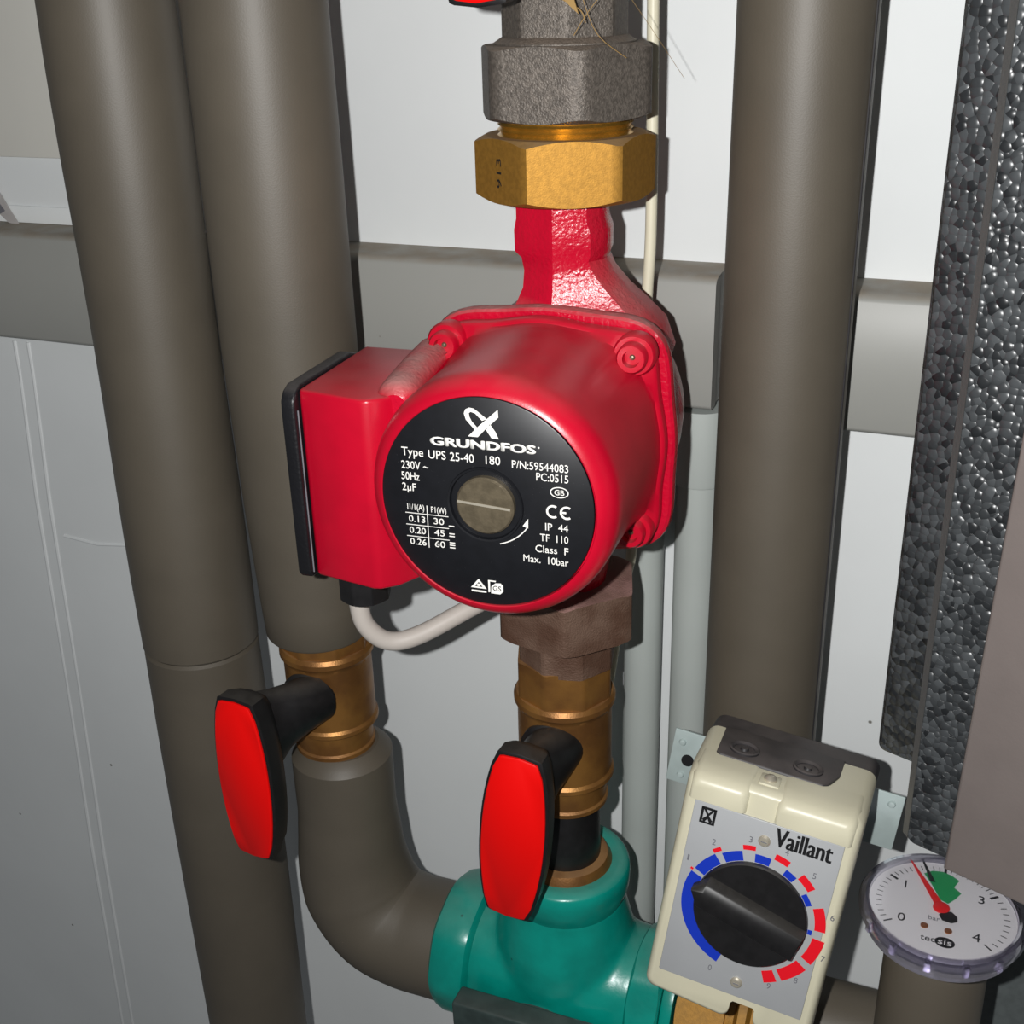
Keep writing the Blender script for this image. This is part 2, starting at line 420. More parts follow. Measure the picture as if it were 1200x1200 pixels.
sleeve(MB(), 0, 0, 27.0, 27.0, 0, 1000, 0.1).build('sleeve', FOAMPIPE, p3)
MB().revolve([(0,-20),(11,-20),(11,1020),(0,1020)]).build('steel_tube', RUSTIRON, p3)
MB().tube([(26.7*math.cos(rad(-12)), 26.7*math.sin(rad(-12)), 1), (26.7*math.cos(rad(-12)), 26.7*math.sin(rad(-12)), 999)], 0.7, seg=8).build('shadow_seam', DARKBASE, p3, label='lengthwise seam strip, dark in place of the shadow along the pipe')  # dark strip paints the pipe's shadow line onto the sleeve

# insulated elbow from the left valve over to the teal valve
el = thing('insulated_elbow', 'bent foam insulated elbow between the left brass valve and the teal valve', 'pipe', (-130, -100, -330))
path = smooth_path([(0,0,119),(0,0,104),(0,0,86),(0,0,62),(0.5,0,40),(5,0,20),(17,0,5),(34,0,0),(50,0,0),(61,0,0)], 6)
rr = [20+ (26.8-20)*min(1, i/3)+ (5.0*max(0, min(1, (i-14)/14))) for i in range(len(path))]
MB().tube(path, rr, 40).build('sleeve', FOAMPIPE, el)
# folded mitre line of the sleeve: a raised lap around its inner side
nrm = Vector((0.80, 0, -0.60)); cen = Vector((8, 0, 9)); uu = Vector((0.70, 0, 0.71)); ww = Vector((0, 1, 0))
MB().tube([cen + uu*math.cos(rad(a))*30.0 + ww*math.sin(rad(a))*30.6 for a in range(-88, 12, 6)], 1.3, seg=8).build('mitre_fold', FOAMPIPE, el)

# ------------------------------------------------------------------ ball valves with red and black handles
def handle_parts(root, z, dx, tilt, rot_z=0.0, y=-60):
    """T handle: black grip with a red inlay; root frame at the pipe axis, stem at height z"""
    H = MB()
    n = 12; L = 44.5; half = []
    for k in range(n+1):
        t = -1 + 2*k/n
        half.append((11.2 + 5.4*(1-abs(t)**2.2), t*L))
    half = [(half[0][0]-2.5, -L-1.3), (half[0][0]-0.8, -L-0.6)] + half[1:-1] + [(half[-1][0]-0.8, L+0.4), (half[-1][0]-2.5, L+1.0)]
    out = [(x, z) for x, z in half] + [(0, L+1.8)] + [(-x, z) for x, z in half[::-1]] + [(0, -L-2.2)]
    def ring(d, yy): return [(p[0]-math.copysign(d, p[0]) if abs(p[0]) > 1 else p[0], yy, p[1]-math.copysign(min(d, abs(p[1])), p[1])*(1 if abs(p[1]) > L-2 else 0)) for p in out]
    H.loft([ring(4.5, 15.5), ring(2.2, 13), ring(0.4, 8), ring(-0.2, 2.0), ring(0.1, 0.5), ring(0.9, 0), ring(1.6, 0)])
    h = H.build('handle', BLACK, root, loc=(dx, y, z-23), rot=(0, tilt, rot_z), ang=40)
    I = MB(); I.loft([ring(1.5, 0.2), ring(1.5, -0.8), ring(2.1, -1.3)])
    I.build('inlay', REDINLAY, h, ang=40, label='flat bright red inlay on the grip')
    W = MB(); rings = []
    for yy, rx, z0, z1, cx in ((11, 12.0, -20, 42, 0), (16, 11.5, -8, 41, 0), (24, 12.0, 4, 39, -dx*0.35), (34, 12.8, 9, 37.5, -dx*0.75), (46, 13.2, 10, 36.5, -dx)):
        rings.append([(cx+rx*math.cos(2*math.pi*k/32), yy, (z0+z1)/2+(z1-z0)/2*math.sin(2*math.pi*k/32)) for k in range(32)])
    W.loft(rings)
    W.build('hub', BLACK, h, ang=50)
    return h
def ball_valve(name, label, loc, dx, tilt, rot_z, group, y=-60):
    t = thing(name, label, 'valve', loc, group=group)       # origin: stem height on the pipe axis
    MB().nut(21.5, 14, 41, 15, n=8, rot=rad(-70), cham=1.02, soft=0.3).build('upper_collar', OLDBRASS, t)
    MB().revolve([(13,22),(23,22),(24.2,20),(24.2,17.5),(22.8,15.5),(22.5,14),(22.5,-20),(23.6,-21.5),(23.8,-23.5),(22,-25),(20.3,-26),(20.0,-36),(21.0,-37),(21.0,-39),(19,-40),(13,-40)], seg=48, closed=True).build('body', OLDBRASS, t, ang=30)
    MB().revolve([(0,14),(14,14),(14,23),(12,25),(0,25)], 'y', seg=32).build('stem', BLACK, t)
    handle_parts(t, 0, dx, tilt, rot_z, y)
    return t
VG = 'brass ball valves with red handles'
v1 = ball_valve('ball_valve', 'brass ball valve under the second insulated pipe, red handle at far left', (-133, -100, -172), -11, rad(0), rad(-4), VG, -66)
v2 = ball_valve('ball_valve', 'brass ball valve under the pump, red handle in front of the teal valve', (-2.6, -100, -172), -3, rad(5.4), 0, VG)
v3 = ball_valve('ball_valve', 'ball valve above the pump, only the tip of its red handle in view', (2, -100, 217.8), -11, rad(0), 0, VG)

# ------------------------------------------------------------------ unions above and below the pump
PX, PY = 0, -100
AZ = lambda d: rad(-90+d)                     # azimuth from -y towards +x
u1 = thing('pipe_union', 'upper union of a grey iron nut on a bright brass nut', 'union', (PX, PY, 78))
MB().nut(31.2, 0, 24, 17, rot=AZ(25), cham=1.0, slope=0.5).build('brass_nut', BRASS, u1, ang=20)
prof = [(18, 22), (26, 22)]
for k in range(3): prof += [(26.4, 24.0+k*2.0), (25.2, 25.0+k*2.0)]
prof += [(26, 31), (18, 31)]
MB().revolve(prof, seg=64, closed=True).build('thread_ring', SHINYBRASS, u1, ang=50)
MB().nut(30.6, 30, 56.5, 18, rot=AZ(-1), cham=1.0, slope=0.45, soft=1.6).build('iron_nut', IRON, u1, ang=24)
MB().nut(22.2, 55, 102, 13, n=8, rot=AZ(0), cham=1.2, soft=0.4).build('iron_reducer', IRON, u1, ang=20)
MB().revolve([(16,55),(27,55),(27.2,57),(24,59),(16,59)], seg=48, closed=True).build('collar', IRON, u1)
n0 = text('stamp', '913', 0, 0, 3.2, BLACKP, u1, 0, width=11, bold=0.0, thick=0.1)
# stamped figures stand upright along the left flat of the brass nut
a = AZ(25-60); d = Vector((math.cos(a), math.sin(a), 0)); tdir = Vector((-math.sin(a), math.cos(a), 0))
mm = Matrix.Identity(4)
mm.col[0][:3] = (0, 0, 1); mm.col[1][:3] = -d * -1; mm.col[2][:3] = tdir * -1
ax = Vector((0, 0, 1)); ay = -d; az = ax.cross(ay)
for i in range(3): mm[i][0] = ax[i]; mm[i][1] = ay[i]; mm[i][2] = az[i]
n0.matrix_local = Matrix.Translation((d*31.2 + tdir*2 + Vector((0,0,6)))*S) @ mm

u2 = thing('pipe_union', 'rusty brown iron union nut under the pump', 'union', (PX-1, PY, -131))
MB().nut(29.5, 16, 40, 17, rot=AZ(18+30), cham=1.06, slope=0.4, soft=0.8).build('iron_nut', RUSTIRON, u2, ang=24)
MB().nut(21.3, -2, 17, 14, n=8, rot=AZ(13), cham=1.08, soft=0.3).build('iron_reducer', RUSTIRON, u2, ang=20)

# ------------------------------------------------------------------ the red circulation pump
pump = thing('circulation_pump', 'red circulation pump with black round label and side terminal box', 'pump', (-2, PY, -14.5), (0, 0, rad(4.3)))
BZ = 2.0
BOLTS = [(-38.5, 37+BZ), (38, 37+BZ), (38.5, -36+BZ), (-38.5, -36+BZ)]
BA = [math.atan2(z, x) for x, z in BOLTS]
def lobe(a, w):
    v = 0
    for b in BA:
        dd = (a-b+math.pi) % (2*math.pi) - math.pi
        v += math.exp(-(dd/w)**2)
    return v
vol = MB()
def rf_vol(a, h, r):
    if r < 20: return r
    w = max(0, min(1, (h-2)/9))
    return r + 10.5*lobe(a, rad(19))*w
vol.revolve([(0,-33),(30,-33),(42,-30),(48,-22),(50,-8),(50.4,4),(50.6,12),(52.6,16),(53.2,20),(52.6,22.6),(51.4,23.4),(0,23.6)], 'y', (0,0,0), 96, rf_vol)
# upper neck with its casting ridge
def neck(z, xl, xr, yf, yb, rx):
    return [(xl, 0, z), (xl+1.5, -yf*0.50, z), (rx-2.0, -yf*0.96, z), (rx, -yf, z), (rx+2.0, -yf*0.965, z), (xr-5, -yf*0.72, z), (xr-1.0, -yf*0.35, z), (xr, 0, z), (xr-2, yb*0.7, z), (0, yb, z), (xl+2, yb*0.7, z)]
vol.loft([neck(30, -34, 46, 27, 27, 0), neck(42, -29, 42, 24, 25, 1), neck(50, -18.5, 35, 19.5, 20, 1), neck(57, -15.5, 27.5, 17.5, 18, 1), neck(64, -15, 21.5, 16.6, 17, 1), neck(69, -16, 19.2, 16.6, 17, 1), neck(71.5, -18.6, 20.2, 17.4, 18, 1.2), neck(80, -18.8, 20.2, 17.4, 18, 1.2), neck(84.5, -17.8, 18.6, 17.2, 18, 1.2), neck(100, -17.8, 18.6, 17.2, 17.2, 1.2)])
vol.loft([neck(-100, -18, 18, 17.5, 17.5, 0), neck(-80, -18, 18, 17.5, 17.5, 0), neck(-60, -22, 22, 19, 19, 0), neck(-40, -36, 36, 26, 26, 0)])
vo = vol.build('volute_housing', REDCAST, pump, ang=32)
mot = MB()
def rf_mot(a, h, r):
    if r < 43 or h > 68: return r
    wide = lobe(a, rad(20)); nar = lobe(a, rad(11))
    if h <= 30.6: return r + 9.6*lobe(a, rad(16))
    k = max(0, 1-(h-30.6)/30)
    return r + 5.2*k*k*(wide) - 1.2*k*nar
prof = [(0,23.6),(49.4,23.6),(50.2,24.4),(50.2,28.6),(49.6,29.6),(48.4,30.2)]
prof += [(47.8-0.012*(h-33), h) for h in (32.5, 35, 38, 42, 46, 50, 55, 60, 66, 72, 80, 87)]
prof += [(47.0,90),(46.5,92.6),(45.6,94.8),(44.4,96.6),(43.0,98),(41.6,98.9),(40.7,99.2),(40.4,98.9),(40.3,95.0),(0,95.0)]
mot.revolve(prof, 'y', (0,0,0), 128, rf_mot)
# dusty rounded rib between the upper left bolt and the terminal box
rib = smooth_path([(-45,-30,31.5),(-44,-48,30.5),(-42.5,-68,29),(-41,-82,28)], 5)
mo = mot.build('motor_housing', RED, pump, ang=38)
MB().tube(rib, [8.8]*(len(rib)-3)+[8.4, 7.2, 4.6], 24).build('casting_rib', REDCAST, pump, label='dusty rounded rib leading up to the bolt')
for x, z in BOLTS:
    b = MB().revolve([(0,28),(8.4,28),(8.4,33.5),(7.6,34.8),(0,34.8)], 'y', (x, 0, z), 28).build('bolt_boss', RED, pump)
    hd = MB().revolve([(0,34),(5.9,34),(5.9,38.6),(5.2,39.6),(3.3,39.6),(3.0,36.5),(0,36.5)], 'y', (x, 0, z), 28).build('bolt_head', RED, pump, label='red painted socket bolt head')
    MB().revolve([(0,36.4),(1.2,36.4),(0.8,37.3),(0,37.6)], 'y', (x, 0, z), 12).build('socket', CHROME, hd, label='shiny bottom of the socket')
# terminal box
tb = MB(); tb.prism([(-80,-22),(-80,-82.5),(-78,-84),(-52,-89.5),(-49,-89),(-43,-84),(-30,-60),(-30,-22)], 'z', -46, 32)
tb.build('terminal_box', RED, pump, bevel=(1.4, 3), ang=45)
ld = MB(); ld.prism([(-20,-46.5),(-20,24),(-26,30),(-36,33.2),(-80,33.2),(-84,31.5),(-86.5,28),(-86.8,24),(-86.8,-44),(-85,-46.5)], 'x', -86.2, -80.3)
ld.build('terminal_lid', BLACKLID, pump, bevel=(1.2, 3), ang=45, label='black terminal box lid')
MB().tube([(-80.0,-84.6,24),(-80.0,-84.8,-44)], 0.3, seg=6).build('lid_gasket', GREYP, pump, label='thin pale dusty gasket line along the lid')
gl = MB().nut(10.2, 45, 64, 3.5, c=(-70.5,-60,-111), rot=0.3, n=8, cham=1.0, slope=0.4); gl.build('cable_gland', BLACK, pump, label='black cable gland under the terminal box')
# label disc and everything printed on it
LX, LZ = -0.6, 0.0
lab = MB().revolve([(0,97.8),(40.1,97.8),(40.1,98.6),(39.8,98.8),(13.8,98.8),(13.3,98.4),(13.0,94.0),(0,94.0)], 'y', (LX,0,LZ), 128).build('label', LABEL, pump, label='round black label printed in white')
MB().revolve([(13.2,98.3),(13.5,99.4),(14.2,99.5),(14.5,98.7),(13.9,98.2)], 'y', (LX,0,LZ), 48, closed=True).build('plug_ring', LABEL, lab)
sc = MB().revolve([(0,93),(10.9,93),(10.9,99.9),(10.2,100.6),(0,100.6)], 'y', (LX+0.3,0,LZ), 48)
pl = sc.build('vent_plug', CHROME, pump, label='slotted nickel vent plug')
tl = rad(-4)
MB().prism([(LX+math.cos(tl)*sx*10.0-math.sin(tl)*sz*0.45, LZ+0.4+math.sin(tl)*sx*10.0+math.cos(tl)*sz*0.45) for sx, sz in ((-1,-1),(1,-1),(1,1),(-1,1))], 'y', -100.5, -100.75).build('slot', SLOT, pl, label='slot of the plug, painted bright for its reflection')  # pale bar paints the reflection seen in the recessed slot
F = 98.8; V0 = 3.5                                 # label surface height; offset of measured rows
def lt(s, x, z, cap, **k): return text('lettering', s, x, z+V0, cap, PRINT, lab, F, **k)
lt('GRUNDFOS', -20.3, 17.6, 3.0, width=38.8, bold=0.012, fat=((0.28,0),(-0.28,0),(0,0.1),(0,-0.1)), thick=0.06)
lt('.', 19.4, 19.8, 3.0, bold=0.02)
lt('Type', -31.8, 12.6, 3.2, width=8.4)
lt('UPS', -21.4, 12.3, 3.2, width=6.6)
lt('25-40', -13.2, 12.2, 3.2, width=9.0)
lt('180', 0.2, 12.2, 3.2, width=5.4)
lt('P/N:59544083', 30.3, 11.7, 2.9, align='RIGHT', width=20.4)
lt('230V ~', -32.2, 7.5, 3.0, width=10.4)
lt('50Hz', -32.4, 3.2, 3.0, width=7.0)
lt('2\u00b5F', -32.4, -1.1, 3.0, width=5.4)
lt('PC:0515', 30.3, 7.9, 2.9, align='RIGHT', width=11.6)
lt('GB', 27.0, 3.1, 2.0, align='CENTER', width=3.6)
MB().add(*(lambda n: ([(27.0+ (3.4 if i % 2 == 0 else 3.0)*math.cos(2*math.pi*(i//2)/n), -(F+0.12), 4.1+V0+ (2.1 if i % 2 == 0 else 1.75)*math.sin(2*math.pi*(i//2)/n)) for i in range(2*n)],
        [(2*k, (2*k+2) % (2*n), (2*k+3) % (2*n), 2*k+1) for k in range(n)]))(36)).build('oval_mark', PRINT, lab)
ce = MB()
band_mesh(ce, 1.75, 2.5, 55, 305, -F, -F-0.15, 'y', (24.6, -3.4+V0))
band_mesh(ce, 1.75, 2.5, 55, 305, -F, -F-0.15, 'y', (29.6, -3.4+V0))
ce.box(27.4, 29.4, -F-0.15, -F, -3.75+V0, -3.05+V0)
ce.build('approval_mark', PRINT, lab)
for s, x, z, w in (('IP  44', 30.1, -10.8, 8.4), ('TF  110', 30.1, -15.2, 10.4), ('Class  F', 30.1, -19.7, 12.2), ('Max.  10bar', 30.1, -24.1, 16.8)):
    lt(s, x, z, 2.8, align='RIGHT', width=w)
lt('I1/1(A)', -30.9, -8.6, 2.3, width=6.6); lt('P1(W)', -21.6, -8.8, 2.3, width=5.9)
for a_, b_, z in (('0.13','30',-13.4), ('0.20','45',-18.0), ('0.26','60',-22.6)):
    lt(a_, -30.6, z, 2.5, width=6.4); lt(b_, -20.8, z, 2.5, width=4.0)
tbm = MB()
for z in (-9.9, -14.6, -19.3): tbm.box(-31.8, -15.0, -F-0.12, -F, z+V0-0.13, z+V0+0.13)
tbm.box(-23.35, -23.05, -F-0.12, -F, -23.2+V0, -6.4+V0)
for n, z in ((1,-13.5),(2,-17.6),(3,-22.2)):
    for k in range(n): tbm.box(-15.0, -12.9, -F-0.12, -F, z+V0+k*1.0-0.2, z+V0+k*1.0+0.2)
tbm.build('printed_table', PRINT, lab)
ar = MB(); band_mesh(ar, 18.6, 19.0, 286, 325, -F, -F-0.12, 'y', (LX, V0-0.2))
ar.prism([(15.4, -6.2+V0-1.0), (15.3, -11.0+V0), (13.3, -10.2+V0)], 'y', -F-0.12, -F)
ar.build('arrow_mark', PRINT, lab)
# crossed-blade emblem
lg = MB(); T = lambda pts: [(x, z+V0) for x, z in pts]
lg.prism(T([(5.3,32.6),(5.4,29.8),(0.6,25.2),(-2.4,22.0),(-6.0,22.0),(-1.6,26.4)]), 'y', -F-0.15, -F)
lg.prism(T([(2.2,27.2),(4.2,24.4),(5.3,21.9),(2.8,21.9),(0.8,24.9)]), 'y', -F-0.15, -F)
n = 10
outer = [(-7.2+2.4*math.cos(rad(200-12*k))+1.6, 29.3+3.4*math.sin(rad(200-12*k))) for k in range(n)]
lg.prism(T([(-6.6,28.2),(-7.2,30.4),(-6.6,31.9),(-5.2,32.6),(-3.6,32.4),(-2.0,31.3),(-3.0,30.6),(-4.6,31.1),(-5.4,30.6),(-5.2,29.2),(-4.4,27.6),(-2.4,25.4),(-3.4,24.6)]), 'y', -F-0.15, -F)
lg.prism(T([(-2.0,31.3),(-3.0,30.6),(-0.6,28.2),(1.2,28.9)]), 'y', -F-0.15, -F)
lg.build('emblem', PRINT, lab)
# recycling house and seal at the bottom of the label
bt = MB()
tri = T([(-7.4,-37.4),(-1.3,-37.4),(-4.3,-33.6)]); ins = T([(-5.9,-36.8),(-2.8,-36.8),(-4.3,-34.8)])
for i in range(3):
    j = (i+1) % 3; bt.prism([tri[i], tri[j], ins[j], ins[i]], 'y', -F-0.12, -F)
bt.box(-7.2, -1.4, -F-0.12, -F, -39.0+V0, -38.3+V0)
bt.box(-4.9, -3.7, -F-0.12, -F, -36.6+V0, -35.6+V0)
bt.prism(T([(-0.6,-33.6),(2.4,-33.6),(2.4,-34.1),(0.1,-34.1),(0.1,-38.4),(-0.6,-38.6)]), 'y', -F-0.12, -F)
bt.prism(T([(0.6,-36.0),(2.2,-34.6),(4.2,-34.4),(5.2,-35.4),(5.2,-37.6),(4.0,-38.9),(0.4,-38.9)]), 'y', -F-0.12, -F)
bt.build('seal_marks', PRINT, lab)
text('lettering', 'GS', 2.8, -37.6+V0, 2.0, LABEL, lab, F+0.12, align='CENTER', width=3.2)

pw = MB().tube(smooth_path([(-78,-157,-72),(-77.5,-156,-88),(-76,-154,-102),(-69,-148,-112),(-58,-139,-112),(-40,-120,-104),(-26,-98,-100),(-16,-70,-98),(-12,-44,-80),(-10,-34,-40),(-8,-34,10)]), 4.3, seg=20).build('power_cable', CABLE2)
tag(pw, 'pale grey power cable looping from the terminal box gland behind the pump', 'cable')

# ------------------------------------------------------------------ teal mixing valve
tv = thing('mixing_valve', 'teal painted mixing valve body with three ports, under the middle valve', 'valve', (-3, PY, -325))
body = MB()
body.revolve([(0,-48),(32,-48),(33,-36),(35,-20),(37,-5),(37,8),(35,22),(33,34),(32,44),(0,44)], 'x', seg=64)
body.revolve([(0,10),(37,10),(36,30),(33,42),(30.5,52),(30,57),(0,57)], 'z', seg=56)
tbo = body.build('body', TEAL, tv, ang=50)
rm_ = tbo.modifiers.new('blend', 'REMESH'); rm_.mode = 'VOXEL'; rm_.voxel_size = 0.0014; rm_.use_smooth_shade = True
sm_ = tbo.modifiers.new('soften', 'SMOOTH'); sm_.factor = 0.5; sm_.iterations = 26
MB().revolve([(20,52),(29,52),(31.2,57),(32.6,62),(33,68),(32.6,72.5),(31,74.5),(27,75),(23.5,74.5),(22,71),(20,71)], seg=64, closed=True).build('top_port', TEAL, tv, ang=50)
MB().revolve([(22,-66),(33,-66),(36.2,-64),(37.6,-60),(37.6,-49),(36.4,-45.5),(33,-43.5),(22,-43)], 'x', seg=72, rf=lambda a,h,r: r+0.5*math.cos(8*a), closed=True).build('port_collar', TEAL, tv, ang=30)
MB().nut(33.4, 41, 58, 20, 'x', n=8, rot=0.2, cham=0.96, slope=0.6, soft=1.2).build('port_collar', TEAL, tv, ang=30)
MB().revolve([(20,57),(27,57),(30.5,58.5),(31.5,61),(31,64),(20,64)], 'x', seg=48, closed=True).build('port_lip', TEAL, tv)
MB().revolve([(13,70),(25,70),(24.0,74),(21.5,78.5),(18.5,79.5),(13,79.5)], seg=48, closed=True).build('brass_seat', OLDBRASS, tv)
MB().revolve([(11,76),(17.4,76),(17.8,80),(17.2,112),(16.6,114),(11,114)], seg=40, closed=True).build('sealing_sleeve', BLACK, tv, label='black rubber sleeve above the brass seat')
pt = thing('valve_cover_plate', 'dark green-black square plate at the bottom in front of the teal valve', 'plate', (-6, -150, -354), (0, rad(-1.0), 0))
MB().box(-39, 39, -3, 10, -42, 40).build('plate', DARKPLATE, pt, bevel=(1.6, 3))
MB().revolve([(2.4,3),(4.8,3),(4.8,4.2),(2.4,4.2)], 'y', (-2,0,31), 24, closed=True).build('screw_seat', TEAL, pt)
MB().revolve([(0,2.8),(2.3,2.8),(2.3,3.8),(0,3.8)], 'y', (-2,0,31), 16).build('screw', DARKPLATE, pt)
MB().revolve([(0,-10),(30,-10),(30,-40),(0,-40)], 'y', (2,0,6), 48).build('rear_flange', DARKPLATE, pt, bevel=(1, 2))

bf = thing('brass_fitting', 'brass fitting below the control box, right of the teal valve', 'fitting', (60, PY, -325))
MB().nut(27, 2, 26, 15, 'x', rot=0.35, cham=1.0, slope=0.5).build('hex_nut', BRASS, bf, ang=22)
MB().revolve([(12,25),(23,25),(23.5,30),(25.5,32),(25.5,36),(23,38),(22,48),(12,48)], 'x', seg=40, closed=True).build('threaded_end', BRASS, bf)

# insulated tee that carries the gauge
te = thing('insulated_tee', 'foam insulated pipe tee under the round gauge', 'pipe', (176, -128, -400))
MB().revolve([(8,-200),(21.5,-200),(22,0),(21.5,140),(21,178),(20,182),(8,182)], seg=40, closed=True).build('riser_sleeve', FOAMPIPE, te)
MB().revolve([(8,-66),(24,-66),(25,-60),(25,0),(8,0)], 'x', (0,22,88), 40, closed=True).build('branch_sleeve', FOAMPIPE, te)
MB().revolve([(0,181),(7,181),(7,195),(0,195)], seg=20).build('gauge_stem', BRASS, te)

# ------------------------------------------------------------------ control box with rotary knob
cbx = thing('control_box', 'beige control box with a black rotary knob and red and blue scale', 'control box', (100.06, -160, -199.54), (rad(-10), rad(6.6), 0))
def rrect(x0, x1, z0, z1, r, yy, n=6):
    P = []
    for cx, cz, a0 in ((x1-r, z1-r, 0), (x0+r, z1-r, 90), (x0+r, z0+r, 180), (x1-r, z0+r, 270)):
        for k in range(n+1):
            a = rad(a0+90*k/n); P.append((cx+r*math.cos(a), yy, cz+r*math.sin(a)))
    return P
def shell(x0, x1, zt):
    """outline of the housing seen from the front, with the cable cut-out in its lower edge"""
    P = []
    def corner(cx, cz, r, a0, a1, n=6):
        for k in range(n+1):
            a = rad(a0+(a1-a0)*k/n); P.append((cx+r*math.cos(a), cz+r*math.sin(a)))
    corner(x1-5, zt-5, 5, 0, 90); corner(x0+5, zt-5, 5, 90, 180)
    corner(x0+4, -51, 4, 180, 262); corner(-1.5, -53, 4, 270, 360)
    P.append((2.5, -47.5)); P.append((3.5, -46.4)); P.append((12, -46.4)); P.append((13, -47.5))
    corner(17, -53, 4, 180, 270); corner(x1-4, -53, 4, 270, 360)
    return P
hb = MB()
def rg(dx, y): return [(x, y, z) for x, z in [(px-(dx if px > 0 else -dx)*(1 if abs(px) > 28 else 0), pz-(dx if pz > 40 else (-dx if pz < -50 else 0))) for px, pz in shell(-35.5, 37, 53.5)]]
hb.loft([rg(-1.0, 45), rg(-0.5, 14), rg(0.2, 4), rg(1.0, 1.6), rg(2.4, 0.3), rg(3.2, 0.1)])
hb.build('housing', BEIGE, cbx, ang=50)
# two proud shoulders on the upper front edge leave a screw notch between them
for x0, x1 in ((-33.5, -8.2), (2.2, 34.8)):
    def sr(d, y, zt): return [(x, y, z) for x, z in ((x0+d, 41.8), (x1-d, 41.8), (x1-d, zt-2), (x1-d-1.5, zt-0.3), (x1-d-3, zt), (x0+d+3, zt), (x0+d+1.5, zt-0.3), (x0+d, zt-2))]
    MB().loft([sr(-0.6, 20, 54.6), sr(-0.3, 9, 54.4), sr(0.2, 2, 53.2), sr(1.0, -1.4, 51.4), sr(2.2, -2.6, 49.4)]).build('shoulder', BEIGE, cbx, ang=60)
MB().box(-7.4, 1.4, 5, 15, 50, 54.2).build('screw_ledge', BEIGE, cbx, bevel=(0.8, 2))
MB().loft([[(-7.2,0.2,42),(1.2,0.2,42),(1.2,6,42),(-7.2,6,42)], [(-7.2,2,47),(1.2,2,47),(1.2,6,47),(-7.2,6,47)], [(-7.0,5,53),(1.0,5,53),(1.0,6,53),(-7.0,6,53)]]).build('notch_slope', BEIGE, cbx)
MB().revolve([(0,0),(2.7,0),(2.7,0.9),(1.6,2.0),(0,2.3)], 'z', (-3.1, 9.6, 54.1), 20).build('screw', SLOT, cbx)
ins_ = MB().loft([[(x, y, 53.0) for x, y in ((-29,46),(-28,18.5),(-26.5,17),(17.5,17),(19.5,18.5),(23,30),(23.5,46))], [(x, y, 55.2) for x, y in ((-29,46),(-28,19),(-26.5,17.6),(17.5,17.6),(19.5,19),(23,30),(23.5,46))]]).build('top_insert', DARKBASE, cbx, bevel=(0.5,2), label='charcoal insert on top with round knock-outs')
for cx in (-17.5, 9.8):
    MB().revolve([(4.6,54.8),(6.4,54.8),(6.4,56.0),(5.8,56.4),(4.6,55.6)], 'z', (cx, 27.5, 0), 28, closed=True).build('knockout_ring', DARKBASE, ins_)
    MB().revolve([(0,54.9),(2.0,54.9),(1.6,56.2),(0,56.2)], 'z', (cx, 27.5, 0), 16).build('knockout_plug', DARKBASE, ins_)
MB().loft([rrect(-36.5, 38, -54, 53.0, 5, 45), rrect(-36.5, 38.5, -54, 52.0, 5, 64)]).build('rear_base', DARKBASE, cbx, ang=50)
# faceplate with the printed scale
fp = MB().box(-30, 31.8, -0.7, 0.6, -43.3, 40.7).build('faceplate', FACE, cbx, bevel=(0.5, 2))
KC = (2.0, -2.2)
def seg(r0, r1, a0, a1, material):
    band_mesh(MB(), r0, r1, a0, a1, -0.7, -0.85, 'y', KC).build('scale_mark', material, fp)
for a0, a1, r1 in ((252,159,29.2), (155,132,28.8), (126,108,28.2), (97,83,27.6), (68,57,27.0), (41,29,26.3), (4,-1,25.6)):
    seg(23.9, r1, a0, a1, BLUEP)
for a0, a1, r0, r1 in ((158,156,29,30.2), (132,125,29.2,31), (107,97,28.9,31), (81,69,28,30.8), (56,42,27.2,30.6), (26,5,26.4,30.8), (-3,-26,26.4,31.4), (-32,-54,26.4,31.8), (-58,-68,26.4,31.8)):
    seg(r0, r1, a0, a1, REDP)
for s_, a in (('0',251),('1',152),('2',128),('3',101),('4',75),('5',51),('6',18),('7',-16),('8',-44),('9',-65)):
    text('numeral', s_, KC[0]+33.6*math.cos(rad(a)), KC[1]+33.6*math.sin(rad(a))-1.2, 2.7, GREYP, fp, 0.7, align='CENTER', width=0.8 if s_ == '1' else 1.5)
text('lettering', 'Vaillant', 4.6, 31.6, 8.2, BLACKP, fp, 0.7, width=22.9, bold=0.0, fat=((0.22,0),(0.44,0),(0.6,0)), thick=0.05)
em = MB()
for b in ((-26.6,-20.2,37.9,38.9), (-26.6,-20.2,31.4,32.2), (-26.6,-25.5,32,38.5), (-21.3,-20.2,32,38.5)): em.box(b[0], b[1], -0.95, -0.7, b[2], b[3])
em.prism([(-25.6,37.9),(-23.4,34.6),(-21.2,37.9),(-22.3,37.9),(-23.4,36.2),(-24.5,37.9)], 'y', -0.95, -0.7)
em.prism([(-23.4,35.6),(-21.3,33.2),(-21.8,32.1),(-22.4,32.1),(-23.4,33.8),(-24.4,32.1),(-25.0,32.1),(-25.5,33.2)], 'y', -0.95, -0.7)
em.build('emblem', BLACKP, fp)
for x, z in ((0.9, 32.2), (3.1, -36.3)):
    sc_ = MB().revolve([(0,0.6),(2.5,0.6),(2.5,1.2),(1.8,1.9),(0,2.1)], 'y', (x,0,z), 24).build('screw', SLOT, cbx)
    MB().box(x-1.2, x+1.2, -2.2, -2.0, z-0.22, z+0.22).build('slot', GREYP, sc_)
kn = MB().revolve([(0,0.7),(23.6,0.7),(23.8,1.2),(23.6,2.6),(23.0,3.2),(0,3.2)], 'y', (KC[0],0,KC[1]), 72).build('knob', BLACK, cbx, label='black rotary knob with a grip bar')
g = MB()
